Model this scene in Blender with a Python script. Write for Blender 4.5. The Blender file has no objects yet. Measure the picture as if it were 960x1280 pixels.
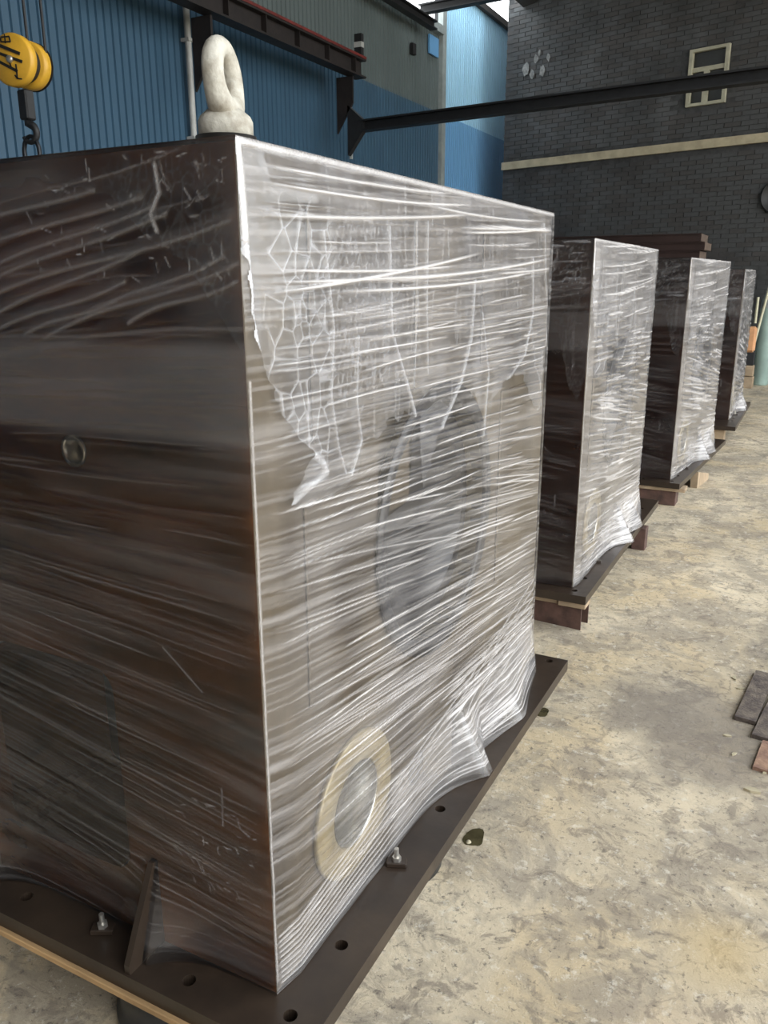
import bpy, bmesh, math, random
import numpy as np
from mathutils import Vector, Matrix
random.seed(7)
SC = bpy.context.scene
COL = SC.collection
PI = math.pi

# ---------------------------------------------------------------- camera
R = np.array([[0.887,-0.124,0.445],[0.462,0.244,-0.852],[-0.004,0.962,0.274]])
u_, _, vt_ = np.linalg.svd(R); R = u_ @ vt_
cd = bpy.data.cameras.new('camera'); cam = bpy.data.objects.new('camera', cd); COL.objects.link(cam)
cd.sensor_fit = 'VERTICAL'; cd.sensor_height = 36.0; cd.lens = 36.0*1015/1280
cd.clip_start = 0.02; cd.clip_end = 300
M4 = Matrix([[*R[0],0],[*R[1],0],[*R[2],1.5],[0,0,0,1]])
cam.matrix_world = M4
SC.camera = cam
# ---------------------------------------------------------------- sky and exposure
w = bpy.data.worlds.new('overcast'); SC.world = w; w.use_nodes = True
nt = w.node_tree; bg = nt.nodes['Background']
tc = nt.nodes.new('ShaderNodeTexCoord'); sx = nt.nodes.new('ShaderNodeSeparateXYZ'); cr = nt.nodes.new('ShaderNodeValToRGB')
nt.links.new(tc.outputs['Generated'], sx.inputs[0]); nt.links.new(sx.outputs['Z'], cr.inputs[0])
cr.color_ramp.elements[0].position = 0.0; cr.color_ramp.elements[0].color = (0.92,0.95,0.95,1)
cr.color_ramp.elements[1].position = 0.7; cr.color_ramp.elements[1].color = (0.86,0.93,1.0,1)
nt.links.new(cr.outputs[0], bg.inputs[0]); bg.inputs[1].default_value = 1.0
SC.view_settings.view_transform = 'Standard'; SC.view_settings.look = 'None'
SC.view_settings.gamma = 1; SC.view_settings.use_curve_mapping = False
SC.view_settings.exposure = 2.35

# ---------------------------------------------------------------- materials
def nodes(name):
    m = bpy.data.materials.new(name); m.use_nodes = True
    return m, m.node_tree, m.node_tree.nodes['Principled BSDF']
def mat(name, col, rough=0.6, metal=0.0, var=0.15, scale=8.0, bump=0.1, col2=None, bscale=None, stretch=(1,1,1), spec=0.5, contrast=(0.35,0.65)):
    m, t, b = nodes(name)
    N = t.nodes.new; L = t.links.new
    tc = N('ShaderNodeTexCoord'); mp = N('ShaderNodeMapping'); mp.inputs['Scale'].default_value = stretch
    L(tc.outputs['Object'], mp.inputs[0])
    n = N('ShaderNodeTexNoise'); n.inputs['Scale'].default_value = scale; n.inputs['Detail'].default_value = 6; n.inputs['Roughness'].default_value = .6
    L(mp.outputs[0], n.inputs['Vector'])
    r = N('ShaderNodeValToRGB'); r.color_ramp.elements[0].position = contrast[0]; r.color_ramp.elements[1].position = contrast[1]
    c1 = col2 if col2 else tuple(c*(1-var) for c in col)
    c0 = col if col2 else tuple(min(1,c*(1+var)) for c in col)
    r.color_ramp.elements[0].color = (*c1,1); r.color_ramp.elements[1].color = (*c0,1)
    L(n.outputs['Fac'], r.inputs[0]); L(r.outputs[0], b.inputs['Base Color'])
    b.inputs['Roughness'].default_value = rough; b.inputs['Metallic'].default_value = metal
    b.inputs['Specular IOR Level'].default_value = spec
    if bump:
        n2 = N('ShaderNodeTexNoise'); n2.inputs['Scale'].default_value = bscale or scale*5; n2.inputs['Detail'].default_value = 4
        L(mp.outputs[0], n2.inputs['Vector'])
        bp = N('ShaderNodeBump'); bp.inputs['Strength'].default_value = bump; bp.inputs['Distance'].default_value = .01
        L(n2.outputs['Fac'], bp.inputs['Height']); L(bp.outputs[0], b.inputs['Normal'])
    return m

def floor_mat():
    m, t, b = nodes('stained_concrete'); N = t.nodes.new; L = t.links.new
    tc = N('ShaderNodeTexCoord')
    def noise(s, d=6, r=.6, vec=None, dist=0):
        n = N('ShaderNodeTexNoise'); n.inputs['Scale'].default_value = s; n.inputs['Detail'].default_value = d
        n.inputs['Roughness'].default_value = r; n.inputs['Distortion'].default_value = dist
        L(vec or tc.outputs['Object'], n.inputs['Vector']); return n.outputs['Fac']
    def ramp(v, a, bb, ca=(0,0,0), cb=(1,1,1)):
        r = N('ShaderNodeValToRGB'); r.color_ramp.elements[0].position = a; r.color_ramp.elements[1].position = bb
        r.color_ramp.elements[0].color = (*ca,1); r.color_ramp.elements[1].color = (*cb,1); L(v, r.inputs[0]); return r.outputs[0]
    def mix(f, a, bb, mode='MIX'):
        x = N('ShaderNodeMix'); x.data_type = 'RGBA'; x.blend_type = mode
        for s, v in ((0, f), (6, a), (7, bb)):
            if isinstance(v, (int, float)): x.inputs[s].default_value = v
            elif isinstance(v, tuple): x.inputs[s].default_value = (*v,1)
            else: L(v, x.inputs[s])
        return x.outputs[2]
    def mul(a, bb):
        x = N('ShaderNodeMath'); x.operation = 'MULTIPLY'
        for i, v in enumerate((a, bb)):
            if isinstance(v, (int, float)): x.inputs[i].default_value = v
            else: L(v, x.inputs[i])
        return x.outputs[0]
    def blob(cx, cy, rx, ry, ang, soft=.5, dist=.5, nscale=3):
        mp = N('ShaderNodeMapping'); mp.vector_type = 'TEXTURE'
        mp.inputs['Location'].default_value = (cx,cy,0); mp.inputs['Rotation'].default_value = (0,0,math.radians(ang)); mp.inputs['Scale'].default_value = (rx,ry,1)
        L(tc.outputs['Object'], mp.inputs[0])
        ln = N('ShaderNodeVectorMath'); ln.operation = 'LENGTH'; L(mp.outputs[0], ln.inputs[0])
        nn = noise(nscale, 5, .6); a = N('ShaderNodeMath'); a.operation = 'MULTIPLY_ADD'; L(nn, a.inputs[0]); a.inputs[1].default_value = dist; L(ln.outputs['Value'], a.inputs[2])
        s = N('ShaderNodeMath'); s.operation = 'SUBTRACT'; L(a.outputs[0], s.inputs[0]); s.inputs[1].default_value = dist*.5
        return ramp(s.outputs[0], 1-soft, 1.0, (1,1,1), (0,0,0))
    base = mix(ramp(noise(1.6, 5), .35, .65), (.48,.395,.275), (.74,.62,.44))
    base = mix(mul(ramp(noise(1.3, 4, .5, dist=1.0), .48, .62), .6), base, (.60,.46,.27))          # yellowish patches
    base = mix(mul(ramp(noise(3.5, 8, .7, dist=.6), .46, .57), .65), base, (.30,.255,.20))          # grey grime
    base = mix(mul(ramp(noise(10, 9, .75, dist=1.2), .52, .60), .65), base, (.22,.18,.14))
    base = mix(mul(ramp(noise(42, 5, .75), .57, .64), .75), base, (.13,.11,.09))                      # speckles
    base = mix(mul(ramp(noise(24, 6, .75), .56, .63), .5), base, (.78,.72,.60))                       # pale chalky crumbs
    # long scrape marks
    mp = N('ShaderNodeMapping'); mp.inputs['Rotation'].default_value = (0,0,.5); mp.inputs['Scale'].default_value = (1.2,9,1); L(tc.outputs['Object'], mp.inputs[0])
    base = mix(mul(ramp(noise(2.2, 7, .7, mp.outputs[0]), .56, .68), .4), base, (.23,.20,.165))
    # cracks
    v = N('ShaderNodeTexVoronoi'); v.feature = 'DISTANCE_TO_EDGE'; v.inputs['Scale'].default_value = 5.5
    dn = N('ShaderNodeTexNoise'); dn.inputs['Scale'].default_value = 5; dn.inputs['Detail'].default_value = 6; L(tc.outputs['Object'], dn.inputs['Vector'])
    va = N('ShaderNodeMixRGB'); va.inputs[0].default_value = .25; L(tc.outputs['Object'], va.inputs[1]); L(dn.outputs['Color'], va.inputs[2]); L(va.outputs[0], v.inputs['Vector'])
    cm = mul(ramp(v.outputs['Distance'], 0.0, .03, (1,1,1), (0,0,0)), ramp(noise(2.2, 3), .52, .62))
    base = mix(mul(cm, .5), base, (.12,.10,.085))
    # the dark oily patch by the steel offcuts, then warm light painted as ochre into the foreground
    base = mix(mul(blob(-.20,2.72,.34,.56,25,.6,1.3,4), .72), base, (.22,.185,.15))
    base = mix(mul(blob(.28,3.6,.40,1.0,0,.6,.9,3), .8), base, (.13,.115,.10))
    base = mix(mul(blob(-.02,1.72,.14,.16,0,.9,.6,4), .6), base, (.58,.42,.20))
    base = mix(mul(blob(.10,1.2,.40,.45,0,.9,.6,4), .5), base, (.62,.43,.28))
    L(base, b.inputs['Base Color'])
    rr = ramp(noise(2.5, 5), .35, .7, (.55,.55,.55), (.85,.85,.85)); L(rr, b.inputs['Roughness'])
    b.inputs['Specular IOR Level'].default_value = .3
    bp = N('ShaderNodeBump'); bp.inputs['Strength'].default_value = .7; bp.inputs['Distance'].default_value = .015
    hh = N('ShaderNodeMath'); hh.operation = 'ADD'; L(noise(22, 9, .8), hh.inputs[0]); L(noise(6, 4), hh.inputs[1])
    L(hh.outputs[0], bp.inputs['Height']); L(bp.outputs[0], b.inputs['Normal'])
    return m

def film_mat(name, col, base_fac, white_gain, rough=.18):
    """thin plastic film: clear where tight, whitened at overlaps, crease glints painted in as white (stored attribute)"""
    m, t, b = nodes(name); N = t.nodes.new; L = t.links.new
    b.inputs['Base Color'].default_value = (*col,1); b.inputs['Roughness'].default_value = rough
    b.inputs['Specular IOR Level'].default_value = .6
    at = N('ShaderNodeAttribute'); at.attribute_name = 'haze_glint'  # streak whitening also paints in the glints off the creases
    ma = N('ShaderNodeMath'); ma.operation = 'MULTIPLY_ADD'; ma.use_clamp = True
    L(at.outputs['Fac'], ma.inputs[0]); ma.inputs[1].default_value = white_gain; ma.inputs[2].default_value = base_fac
    tr = N('ShaderNodeBsdfTransparent'); gl = N('ShaderNodeBsdfGlossy'); gl.inputs['Roughness'].default_value = .12
    fr = N('ShaderNodeFresnel'); fr.inputs['IOR'].default_value = 1.45
    geo = N('ShaderNodeNewGeometry'); L(geo.outputs['Normal'], fr.inputs['Normal'])
    m1 = N('ShaderNodeMixShader'); L(fr.outputs[0], m1.inputs[0]); L(tr.outputs[0], m1.inputs[1]); L(gl.outputs[0], m1.inputs[2])
    m2 = N('ShaderNodeMixShader'); L(ma.outputs[0], m2.inputs[0]); L(m1.outputs[0], m2.inputs[1]); L(b.outputs[0], m2.inputs[2])
    L(m2.outputs[0], t.nodes['Material Output'].inputs['Surface'])
    return m

MT = dict(
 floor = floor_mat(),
 blue = mat('blue_sheet', (.038,.090,.145), .45, 0, .12, 1.2, .02, stretch=(1,1,.3)),
 grey = mat('weathered_grey_sheet', (.10,.125,.125), .5, 0, .12, 1.2, .02, stretch=(1,1,.3)),
 pale = mat('pale_blue_sheet', (.34,.60,.78), .5, 0, .08, .8, .02, stretch=(1,1,.3)),
 blue2 = mat('alley_lit_blue_sheet', (.13,.32,.56), .5, 0, .08, .8, .02, stretch=(1,1,.3)),  # same blue sheet, lighter to paint in the alley's open daylight
 white = mat('white_flashing', (.26,.29,.28), .5, 0, .15, 6, .05),
 girder = mat('dark_girder_paint', (.012,.008,.007), .6, 0, .4, 10, .1),
 redoxide = mat('red_oxide_paint', (.11,.013,.010), .6, 0, .4, 10, .1),
 black = mat('black_steel', (.010,.010,.011), .6, 0, .3, 12, .1),
 pipe = mat('pale_pipe', (.42,.42,.40), .5, 0, .15, 5, .05),
 brick = mat('charcoal_brick', (.066,.067,.066), .75, 0, .35, 1.4, .3, bscale=30),
 brick2 = mat('charcoal_brick_brownish', (.058,.054,.051), .75, 0, .35, 1.4, .3, bscale=30),
 mortar = mat('dark_mortar', (.052,.052,.052), .9, 0, .3, 10, .2),
 band = mat('ochre_band', (.42,.36,.24), .7, 0, .15, 6, .1),
 plaster = mat('pale_plaster', (.22,.22,.21), .8, 0, .4, 20, .3),
 winframe = mat('cream_window_frame', (.40,.38,.28), .5, 0, .15, 8, .05),
 winglass = mat('dim_window_glass', (.02,.022,.02), .35, 0, .3, 3, .0),
 roofin = mat('dull_roof_sheet', (.055,.048,.042), .7, 0, .3, 2, .05),
 frontwall = mat('dim_wall', (.085,.050,.030), .8, 0, .4, 1.2, .1),
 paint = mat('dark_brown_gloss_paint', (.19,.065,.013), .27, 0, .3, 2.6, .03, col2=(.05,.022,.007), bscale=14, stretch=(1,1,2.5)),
 paint_shaded = mat('brown_gloss_paint_shaded', (.050,.018,.010), .27, 0, .3, 1.8, .03, col2=(.020,.008,.006), bscale=14, stretch=(1,1,2.5)),  # same brown paint, darkened for the dark reflection on the farther machines
 base = mat('brown_black_base_paint', (.045,.030,.020), .33, 0, .3, 5, .08, col2=(.022,.015,.011)),
 face = mat('pale_glare_side', (.25,.20,.14), .32, .4, .2, 3.5, .05, col2=(.115,.09,.068), bscale=60, stretch=(1,1,.6)),  # pale tone stands in for outdoor glare on the brown paint
 ochresteel = mat('oiled_flange_steel', (.44,.36,.22), .38, .35, .2, 12, .06, col2=(.30,.23,.12)),
 bright = mat('bright_bored_steel', (.62,.60,.55), .25, .9, .15, 10, .05, stretch=(1,1,8)),
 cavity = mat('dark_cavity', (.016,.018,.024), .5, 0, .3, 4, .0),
 darkface = mat('blue_grey_recess', (.040,.038,.043), .4, .1, .2, 4, .03),
 bolt = mat('zinc_bolt', (.55,.52,.47), .3, .8, .2, 20, .1),
 eye = mat('chalky_white_paint', (.50,.47,.40), .6, 0, .12, 22, .5, col2=(.27,.235,.18), bscale=40, contrast=(.3,.55)),
 washer = mat('greasy_washer', (.02,.018,.016), .4, .3, .2, 10, .1),
 ply = mat('tan_plywood', (.42,.26,.12), .7, 0, .25, 6, .1, stretch=(1,8,1)),
 wood = mat('weathered_timber', (.34,.25,.16), .8, 0, .3, 5, .2, stretch=(1,6,1)),
 rust = mat('rusty_channel', (.085,.045,.034), .7, 0, .4, 12, .2),
 pad = mat('black_pad', (.012,.014,.018), .35, 0, .3, 6, .05),
 yellow = mat('hoist_yellow', (.62,.34,.03), .45, 0, .12, 7, .1),
 mark = mat('black_marking', (.012,.011,.01), .6, 0, .2, 10, 0),
 chain = mat('oily_chain', (.02,.021,.024), .4, .6, .3, 20, .1),
 teal = mat('sea_green_cylinder', (.27,.36,.32), .4, 0, .12, 4, .05),
 cylgrey = mat('grey_cylinder_shoulder', (.25,.27,.26), .5, 0, .2, 8, .05),
 cream = mat('cream_tube', (.55,.52,.36), .5, 0, .1, 8, .05),
 orange = mat('faded_orange', (.60,.30,.14), .6, 0, .15, 8, .05),
 offcut = mat('grey_brown_steel_scrap', (.17,.135,.105), .7, .1, .3, 25, .4, col2=(.06,.045,.04)),
 offred = mat('reddish_scrap', (.36,.22,.14), .8, 0, .3, 25, .4, col2=(.17,.09,.065)),
 rack = mat('deep_brown_frame_paint', (.030,.016,.013), .4, 0, .3, 5, .05),
 rackend = mat('pale_brown_end', (.15,.11,.085), .5, 0, .3, 8, .05),
 puddle = mat('oil_spot', (.06,.05,.025), .12, 0, .3, 20, .1, spec=.6),
 film = film_mat('stretch_film', (.74,.70,.68), .008, .95, .12),
 filmL = film_mat('stretch_film_shaded_side', (.86,.86,.88), .03, .85),
 cover = film_mat('loose_cover_film', (.66,.65,.67), .05, .85, .2),
)

# ---------------------------------------------------------------- mesh helpers
class MB:
    def __init__(s): s.v=[]; s.f=[]; s.sm=[]
    def add(s, vs, fs, smooth=False):
        o=len(s.v); s.v += [tuple(p) for p in vs]; s.f += [tuple(i+o for i in f) for f in fs]; s.sm += [smooth]*len(fs); return s
    def box(s, x0,x1,y0,y1,z0,z1, M=None, bev=0):
        if bev:
            b=min(bev,(x1-x0)/2.1,(y1-y0)/2.1,(z1-z0)/2.1)
            bm=bmesh.new(); bmesh.ops.create_cube(bm,size=1)
            for q in bm.verts: q.co=Vector(((q.co.x+.5)*(x1-x0)+x0,(q.co.y+.5)*(y1-y0)+y0,(q.co.z+.5)*(z1-z0)+z0))
            bmesh.ops.bevel(bm,geom=bm.edges[:],offset=b,segments=1,affect='EDGES',profile=.5)
            bm.verts.index_update()
            vs=[(M@q.co if M else q.co)[:] for q in bm.verts]; fs=[[q.index for q in f.verts] for f in bm.faces]; bm.free()
            return s.add(vs,fs)
        vs=[Vector((x,y,z)) for x in (x0,x1) for y in (y0,y1) for z in (z0,z1)]
        if M: vs=[M@q for q in vs]
        return s.add([q[:] for q in vs],[(0,1,3,2),(4,6,7,5),(0,4,5,1),(2,3,7,6),(0,2,6,4),(1,5,7,3)])
    def tube(s, pts, r, n=10, closed=False, caps=True):
        pts=[Vector(p) for p in pts]; N=len(pts); rs=r if isinstance(r,(list,tuple)) else [r]*N
        vs=[]; up=None
        for i,p in enumerate(pts):
            a=pts[(i-1)%N] if (closed or i>0) else p; b=pts[(i+1)%N] if (closed or i<N-1) else p
            t=(b-a).normalized()
            if up is None: up=t.orthogonal().normalized()
            up=(up-t*up.dot(t)).normalized(); sd=t.cross(up)
            for k in range(n):
                an=2*PI*k/n; vs.append((p+(up*math.cos(an)+sd*math.sin(an))*rs[i])[:])
        fs=[]
        for i in range(N if closed else N-1):
            j=(i+1)%N
            for k in range(n): fs.append((i*n+k,i*n+(k+1)%n,j*n+(k+1)%n,j*n+k))
        s.add(vs,fs,True)
        if caps and not closed: s.add(vs[:n],[tuple(range(n))[::-1]]); s.add(vs[-n:],[tuple(range(n))])
        return s
    def lathe(s, prof, n=32, M=None, smooth=True):
        vs=[]; 
        for r,z in prof:
            for k in range(n):
                a=2*PI*k/n; p=Vector((r*math.cos(a),r*math.sin(a),z)); vs.append((M@p if M else p)[:])
        fs=[(i*n+k,i*n+(k+1)%n,(i+1)*n+(k+1)%n,(i+1)*n+k) for i in range(len(prof)-1) for k in range(n)]
        return s.add(vs,fs,smooth)
    def prism(s, poly, h, M=None):
        n=len(poly); vs=[Vector((x,y,0)) for x,y in poly]+[Vector((x,y,h)) for x,y in poly]
        if M: vs=[M@q for q in vs]
        return s.add([q[:] for q in vs],[tuple(range(n))[::-1],tuple(range(n,2*n))]+[(i,(i+1)%n,(i+1)%n+n,i+n) for i in range(n)])
    def mesh(s, name, m):
        me=bpy.data.meshes.new(name); me.from_pydata(s.v,[],s.f); me.polygons.foreach_set('use_smooth',s.sm)
        bm=bmesh.new(); bm.from_mesh(me); bmesh.ops.recalc_face_normals(bm,faces=bm.faces); bm.to_mesh(me); bm.free()
        me.materials.append(m); me.update(); return me
    def obj(s, name, m, parent=None, **k):
        o=bpy.data.objects.new(name,s.mesh(name,m)); COL.objects.link(o)
        if parent: o.parent=parent; o.matrix_parent_inverse=Matrix.Identity(4)
        for a,b in k.items(): o[a]=b
        return o
def link(name, me, parent=None, loc=(0,0,0), rz=0, **k):
    o=bpy.data.objects.new(name,me); COL.objects.link(o); o.location=loc; o.rotation_euler=(0,0,rz)
    if parent: o.parent=parent
    for a,b in k.items(): o[a]=b
    return o
def thing(name, label=None, cat=None, loc=(0,0,0), rz=0, group=None, kind=None):
    o=bpy.data.objects.new(name,None); COL.objects.link(o); o.location=loc; o.rotation_euler=(0,0,rz); o.empty_display_size=.1
    if label: o['label']=label
    if cat: o['category']=cat
    if group: o['group']=group
    if kind: o['kind']=kind
    return o
def frame(o, x, y):                                  # matrix with given local x,y axes
    x=Vector(x).normalized(); y=Vector(y); z=x.cross(y).normalized(); y=z.cross(x)
    return Matrix(((x.x,y.x,z.x,o[0]),(x.y,y.y,z.y,o[1]),(x.z,y.z,z.z,o[2]),(0,0,0,1)))
def circ(cx,cy,r,n=28): return [(cx+r*math.cos(2*PI*k/n),cy+r*math.sin(2*PI*k/n)) for k in range(n)]
def rrect(x0,x1,y0,y1,r,n=5):
    o=[]
    for cx,cy,a0 in ((x1-r,y1-r,0),(x0+r,y1-r,90),(x0+r,y0+r,180),(x1-r,y0+r,270)):
        for k in range(n+1):
            a=math.radians(a0+90*k/n); o.append((cx+r*math.cos(a),cy+r*math.sin(a)))
    return o
def holed(mb, outer, holes, M, depth):
    """flat panel in the local xy plane with holes; each hole gets a tunnel of its own depth and a floor"""
    bm=bmesh.new(); 
    for lp in [outer]+[h[0] for h in holes]:
        vs=[bm.verts.new((x,y,0)) for x,y in lp]
        for i in range(len(vs)): bm.edges.new((vs[i],vs[(i+1)%len(vs)]))
    bmesh.ops.triangle_fill(bm,use_beauty=True,use_dissolve=False,edges=bm.edges[:])
    bm.verts.index_update()
    mb.add([(M@q.co)[:] for q in bm.verts],[[q.index for q in f.verts] for f in bm.faces]); bm.free()
    for lp,d in holes:
        n=len(lp); vs=[(M@Vector((x,y,0)))[:] for x,y in lp]+[(M@Vector((x,y,-d)))[:] for x,y in lp]
        mb.add(vs,[(i,(i+1)%n,(i+1)%n+n,i+n) for i in range(n)]+[tuple(range(n,2*n))])

# ================================================================ SETTING
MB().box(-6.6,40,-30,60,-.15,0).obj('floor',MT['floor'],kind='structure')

# ---- blue corrugated wall
def corr(wd, h, n=10, d=.018):
    mb=MB(); p=wd/n; prof=[]
    for i in range(n):
        y=i*p; prof += [(0,y),(0,y+p-.030),(-d,y+p-.022),(-d,y+p-.008)]
    prof.append((0,wd)); vs=[(x,y,z) for z in (0,h) for x,y in prof]; k=len(prof)
    mb.add(vs,[(i,i+1,i+1+k,i+k) for i in range(k-1)])
    return mb
SW=.92
lo=corr(SW,4.17).mesh('corrugated_sheet',MT['blue']); up1=corr(SW,1.19).mesh('corrugated_sheet',MT['grey'])
lo2=corr(SW,4.17).mesh('corrugated_sheet',MT['blue2']); up2=corr(SW,2.0).mesh('corrugated_sheet',MT['pale'])
wl=thing('wall_left',kind='structure',loc=(-6,0,0))
y=13.47-SW
while y>-6:
    link('corrugated_sheet',lo,wl,(.012,y,0)); link('corrugated_sheet',up1,wl,(0,y,4.14)); y-=SW
y=13.62
for i in range(11):
    link('corrugated_sheet',lo2,wl,(.012,y,0)); link('corrugated_sheet',up2,wl,(0,y,4.14)); y+=SW
MB().box(-.10,-.03,-6,13.5,0,5.3).box(-.10,-.03,13.5,24,0,5.9).obj('backing',MT['black'],wl)
MB().box(-.02,.07,13.47,13.62,0,5.9).obj('corner_flashing',MT['white'],wl)
MB().box(-.02,.10,-6,13.46,5.30,5.42).obj('eave_flashing',MT['white'],wl)
MB().box(-.04,.08,13.5,24,6.12,6.22).obj('verge_trim',MT['roofin'],wl)
MB().box(.02,.05,13.0,13.35,4.95,5.22).obj('repair_sheet',MT['blue2'],wl)
MB().box(.02,.07,12.35,12.47,4.80,4.95).obj('vent_slot',MT['black'],wl)

# ---- brick building at the back (turned about fourteen degrees)
A=math.radians(-14.4)
wb=thing('wall_back',kind='structure',loc=(-5.4,15,0),rz=A)
WX0,WX1,WZ0,WZ1=3.32,3.89,4.02,4.80      # window along the wall
LW=12
bk=MB()
for x0,x1,z0,z1 in ((0,WX0,0,9),(WX1,LW,0,9),(WX0,WX1,0,WZ0),(WX0,WX1,WZ1,9)): bk.box(x0,x1,.03,.30,z0,z1)
bk.obj('mortar_bed',MT['mortar'],wb)
BW,BH=.245,.068
brick_me=[MB().box(0,BW-.009,-.001,.05,0,BH-.008).mesh('brick',MT[k]) for k in ('brick','brick2')]
cells=[]
rng=random.Random(3)
for j in range(int(6.6/BH)):
    z=j*BH
    if 3.40<z+BH and z<3.55: continue
    i=-1
    while True:
        x=i*BW+(BW/2 if j%2 else 0); i+=1
        if x>6.3: break
        if x<0: continue
        if x+BW>WX0-.02 and x<WX1+.02 and z+BH>WZ0-.02 and z<WZ1+.02: continue
        cells.append((x,z))
cw=Vector((math.cos(A),math.sin(A)))
def cdist(c):
    p=Vector((-5.4,15))+cw*c[0]; 
    vis = c[0]<4.72 and (c[1]>2.0)
    return (0 if vis else 1, p.length+abs(c[1]-1.5)*.3)
cells.sort(key=cdist)
for c in cells[:300]: link('brick',brick_me[rng.random()<.4],wb,(c[0],(.022+rng.uniform(-.003,.003)),c[1]))
st=[MB(),MB()]
for c in cells[300:]:
    d=.022+rng.uniform(-.003,.003); st[rng.random()<.4].box(c[0],c[0]+BW-.009,d,.05,c[1],c[1]+BH-.008)
st[0].obj('brickwork',MT['brick'],wb,kind='stuff'); st[1].obj('brickwork',MT['brick2'],wb,kind='stuff')
pr=random.Random(5)
for (px,pz,s) in ((.42,4.98,.07),(.55,4.9,.05),(.62,5.12,.05),(.75,4.92,.06),(.86,5.10,.04),(.30,4.45,.05),(.68,5.2,.03)):
    poly=[(s*(1+.5*pr.random())*.7*math.cos(a),s*(1+.9*pr.random())*math.sin(a)) for a in [k*PI/5 for k in range(10)]]
    MB().prism(poly,.006,frame((px,-.006,pz),(1,0,0),(0,0,1))).obj('plaster_patch',MT['plaster'],wb)
t1=thing('trim_1',kind='structure',loc=(-5.4,15,0),rz=A)
MB().box(0,LW,-.03,.06,3.41,3.535).obj('string_course',MT['band'],t1)
win=thing('window_1',kind='structure',loc=(-5.4,15,0),rz=A)
f=MB(); t=.040
f.box(WX0-.01,WX0+t,-.03,.12,WZ0,WZ1).box(WX1-t,WX1+.01,-.03,.12,WZ0,WZ1).box(WX0+t,WX1-t,-.03,.12,WZ0,WZ0+t).box(WX0+t,WX1-t,-.03,.12,WZ1-t,WZ1)
f.obj('window_frame',MT['winframe'],win)
TZ=WZ0+.47
MB().box(WX0+t,WX1-t,.0,.07,TZ,TZ+.06).obj('transom',MT['winframe'],win)
MB().box(WX0+.22,WX0+.30,.0,.07,WZ0+t,TZ).obj('mullion',MT['winframe'],win)
for a,b,c,d in ((WX0+t,WX0+.22,WZ0+t,TZ),(WX0+.30,WX1-t,WZ0+t,TZ),(WX0+t,WX1-t,TZ+.06,WZ1-t)):
    MB().box(a,b,.045,.055,c,d).obj('pane',MT['winglass'],win)
MB().box(WX0,WX1,.2,.29,WZ0,WZ1).obj('dark_interior',MT['cavity'],win)
# left flank of the brick building along the alley
bl=MB().box(-.02,.25,0,9,0,9); bl.obj('flank',MT['mortar'],thing('wall_alley',kind='structure',loc=(-5.4,15.3,0)))
# ---- unseen roof and front wall, shaped for the daylight they block
rf=MB()
def roofz(x): return 5.80+.13*(x+6.3)
for x0,x1,y0,y1 in ((-6.3,-5.1,-6,12.3),(-5.1,2.9,-6,15.6)):
    vs=[(x0,y0,roofz(x0)),(x1,y0,roofz(x1)),(x1,y1,roofz(x1)),(x0,y1,roofz(x0))]; vs+=[(a,b,c+.06) for a,b,c in vs]
    rf.add(vs,[(0,1,2,3),(7,6,5,4),(0,4,5,1),(1,5,6,2),(2,6,7,3),(3,7,4,0)])
rf.obj('ceiling',MT['roofin'],kind='structure')
MB().box(-6,5,-6.3,-6,0,7.2).obj('wall_front',MT['frontwall'],kind='structure')

# ================================================================ CRANE RAIL, BEAMS, COLUMNS
def ibeam(mb,p0,p1,h,wd,tf=.02,tw=.014):
    p0=Vector(p0);p1=Vector(p1);L_=(p1-p0).length; M=frame(p0,(p1-p0),Vector((0,0,1)).cross(p1-p0))
    mb.box(0,L_,-wd/2,wd/2,h/2-tf,h/2,M).box(0,L_,-wd/2,wd/2,-h/2,-h/2+tf,M).box(0,L_,-tw/2,tw/2,-h/2+tf,h/2-tf,M); return M
GX=-5.45
g=thing('crane_rail_girder','long dark crane runway girder with red top edge along blue wall','girder',(GX,0,0))
mb=MB(); ibeam(mb,(0,-5.5,4.03),(0,9.85,4.03),.21,.16); mb.obj('girder_beam',MT['girder'],g)
MB().box(-.035,.086,-5.5,9.85,4.136,4.165).obj('rail',MT['redoxide'],g,label='red rail on top of the girder')
for k in range(13):
    yy=9.6-k*.62; MB().box(-.07,.07,yy,yy+.012,3.945,4.115).obj('stiffener',MT['girder'],g)
MB().box(-.05,.05,9.78,9.84,4.16,4.42).obj('end_stop',MT['black'],g)
MB().box(-.052,.052,9.775,9.845,4.27,4.33).obj('end_stop_band',MT['pipe'],g,label='white band on the end stop')
def bracket(yy, lab):
    c=thing('girder_bracket',lab,'bracket',(GX-.12,yy,0))
    MB().prism([(-.1,3.92),(.13,3.92),(.13,3.62),(-.1,3.28)],.03,frame((0,-.01,0),(1,0,0),(0,0,1))).obj('bracket_plate',MT['girder'],c)
    return c
bracket(6.95,'dark steel bracket holding the rail girder, just behind the white lifting eye')
c2=bracket(9.66,'dark steel bracket under the far end of the crane rail')
MB().box(.0,.03,.09,.12,3.0,3.92).obj('cable_conduit',MT['pipe'],c2)
tb=thing('tie_beam','long black tie beam crossing in front of the brick wall and window','beam',(0,0,0))
mb=MB(); ibeam(mb,(-5.5,9.70,3.355),(3.6,8.72,3.355),.13,.14); mb.obj('beam',MT['black'],tb)
MB().prism([(-5.52,3.60),(-5.30,3.42),(-5.30,3.29),(-5.52,3.02)],.08,frame((0,9.70,0),(1,0,0),(0,0,1))).obj('end_bracket',MT['black'],tb)
tb2=thing('upper_beam','short stretch of black roof beam at the top above the pale blue wall','beam')
mb=MB(); ibeam(mb,(-6.0,12.75,5.49),(4.0,12.0,5.49),.13,.14); mb.obj('beam',MT['black'],tb2)
tb3=thing('eave_beam','black eave beam running under the top edge of the grey wall','beam')
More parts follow.
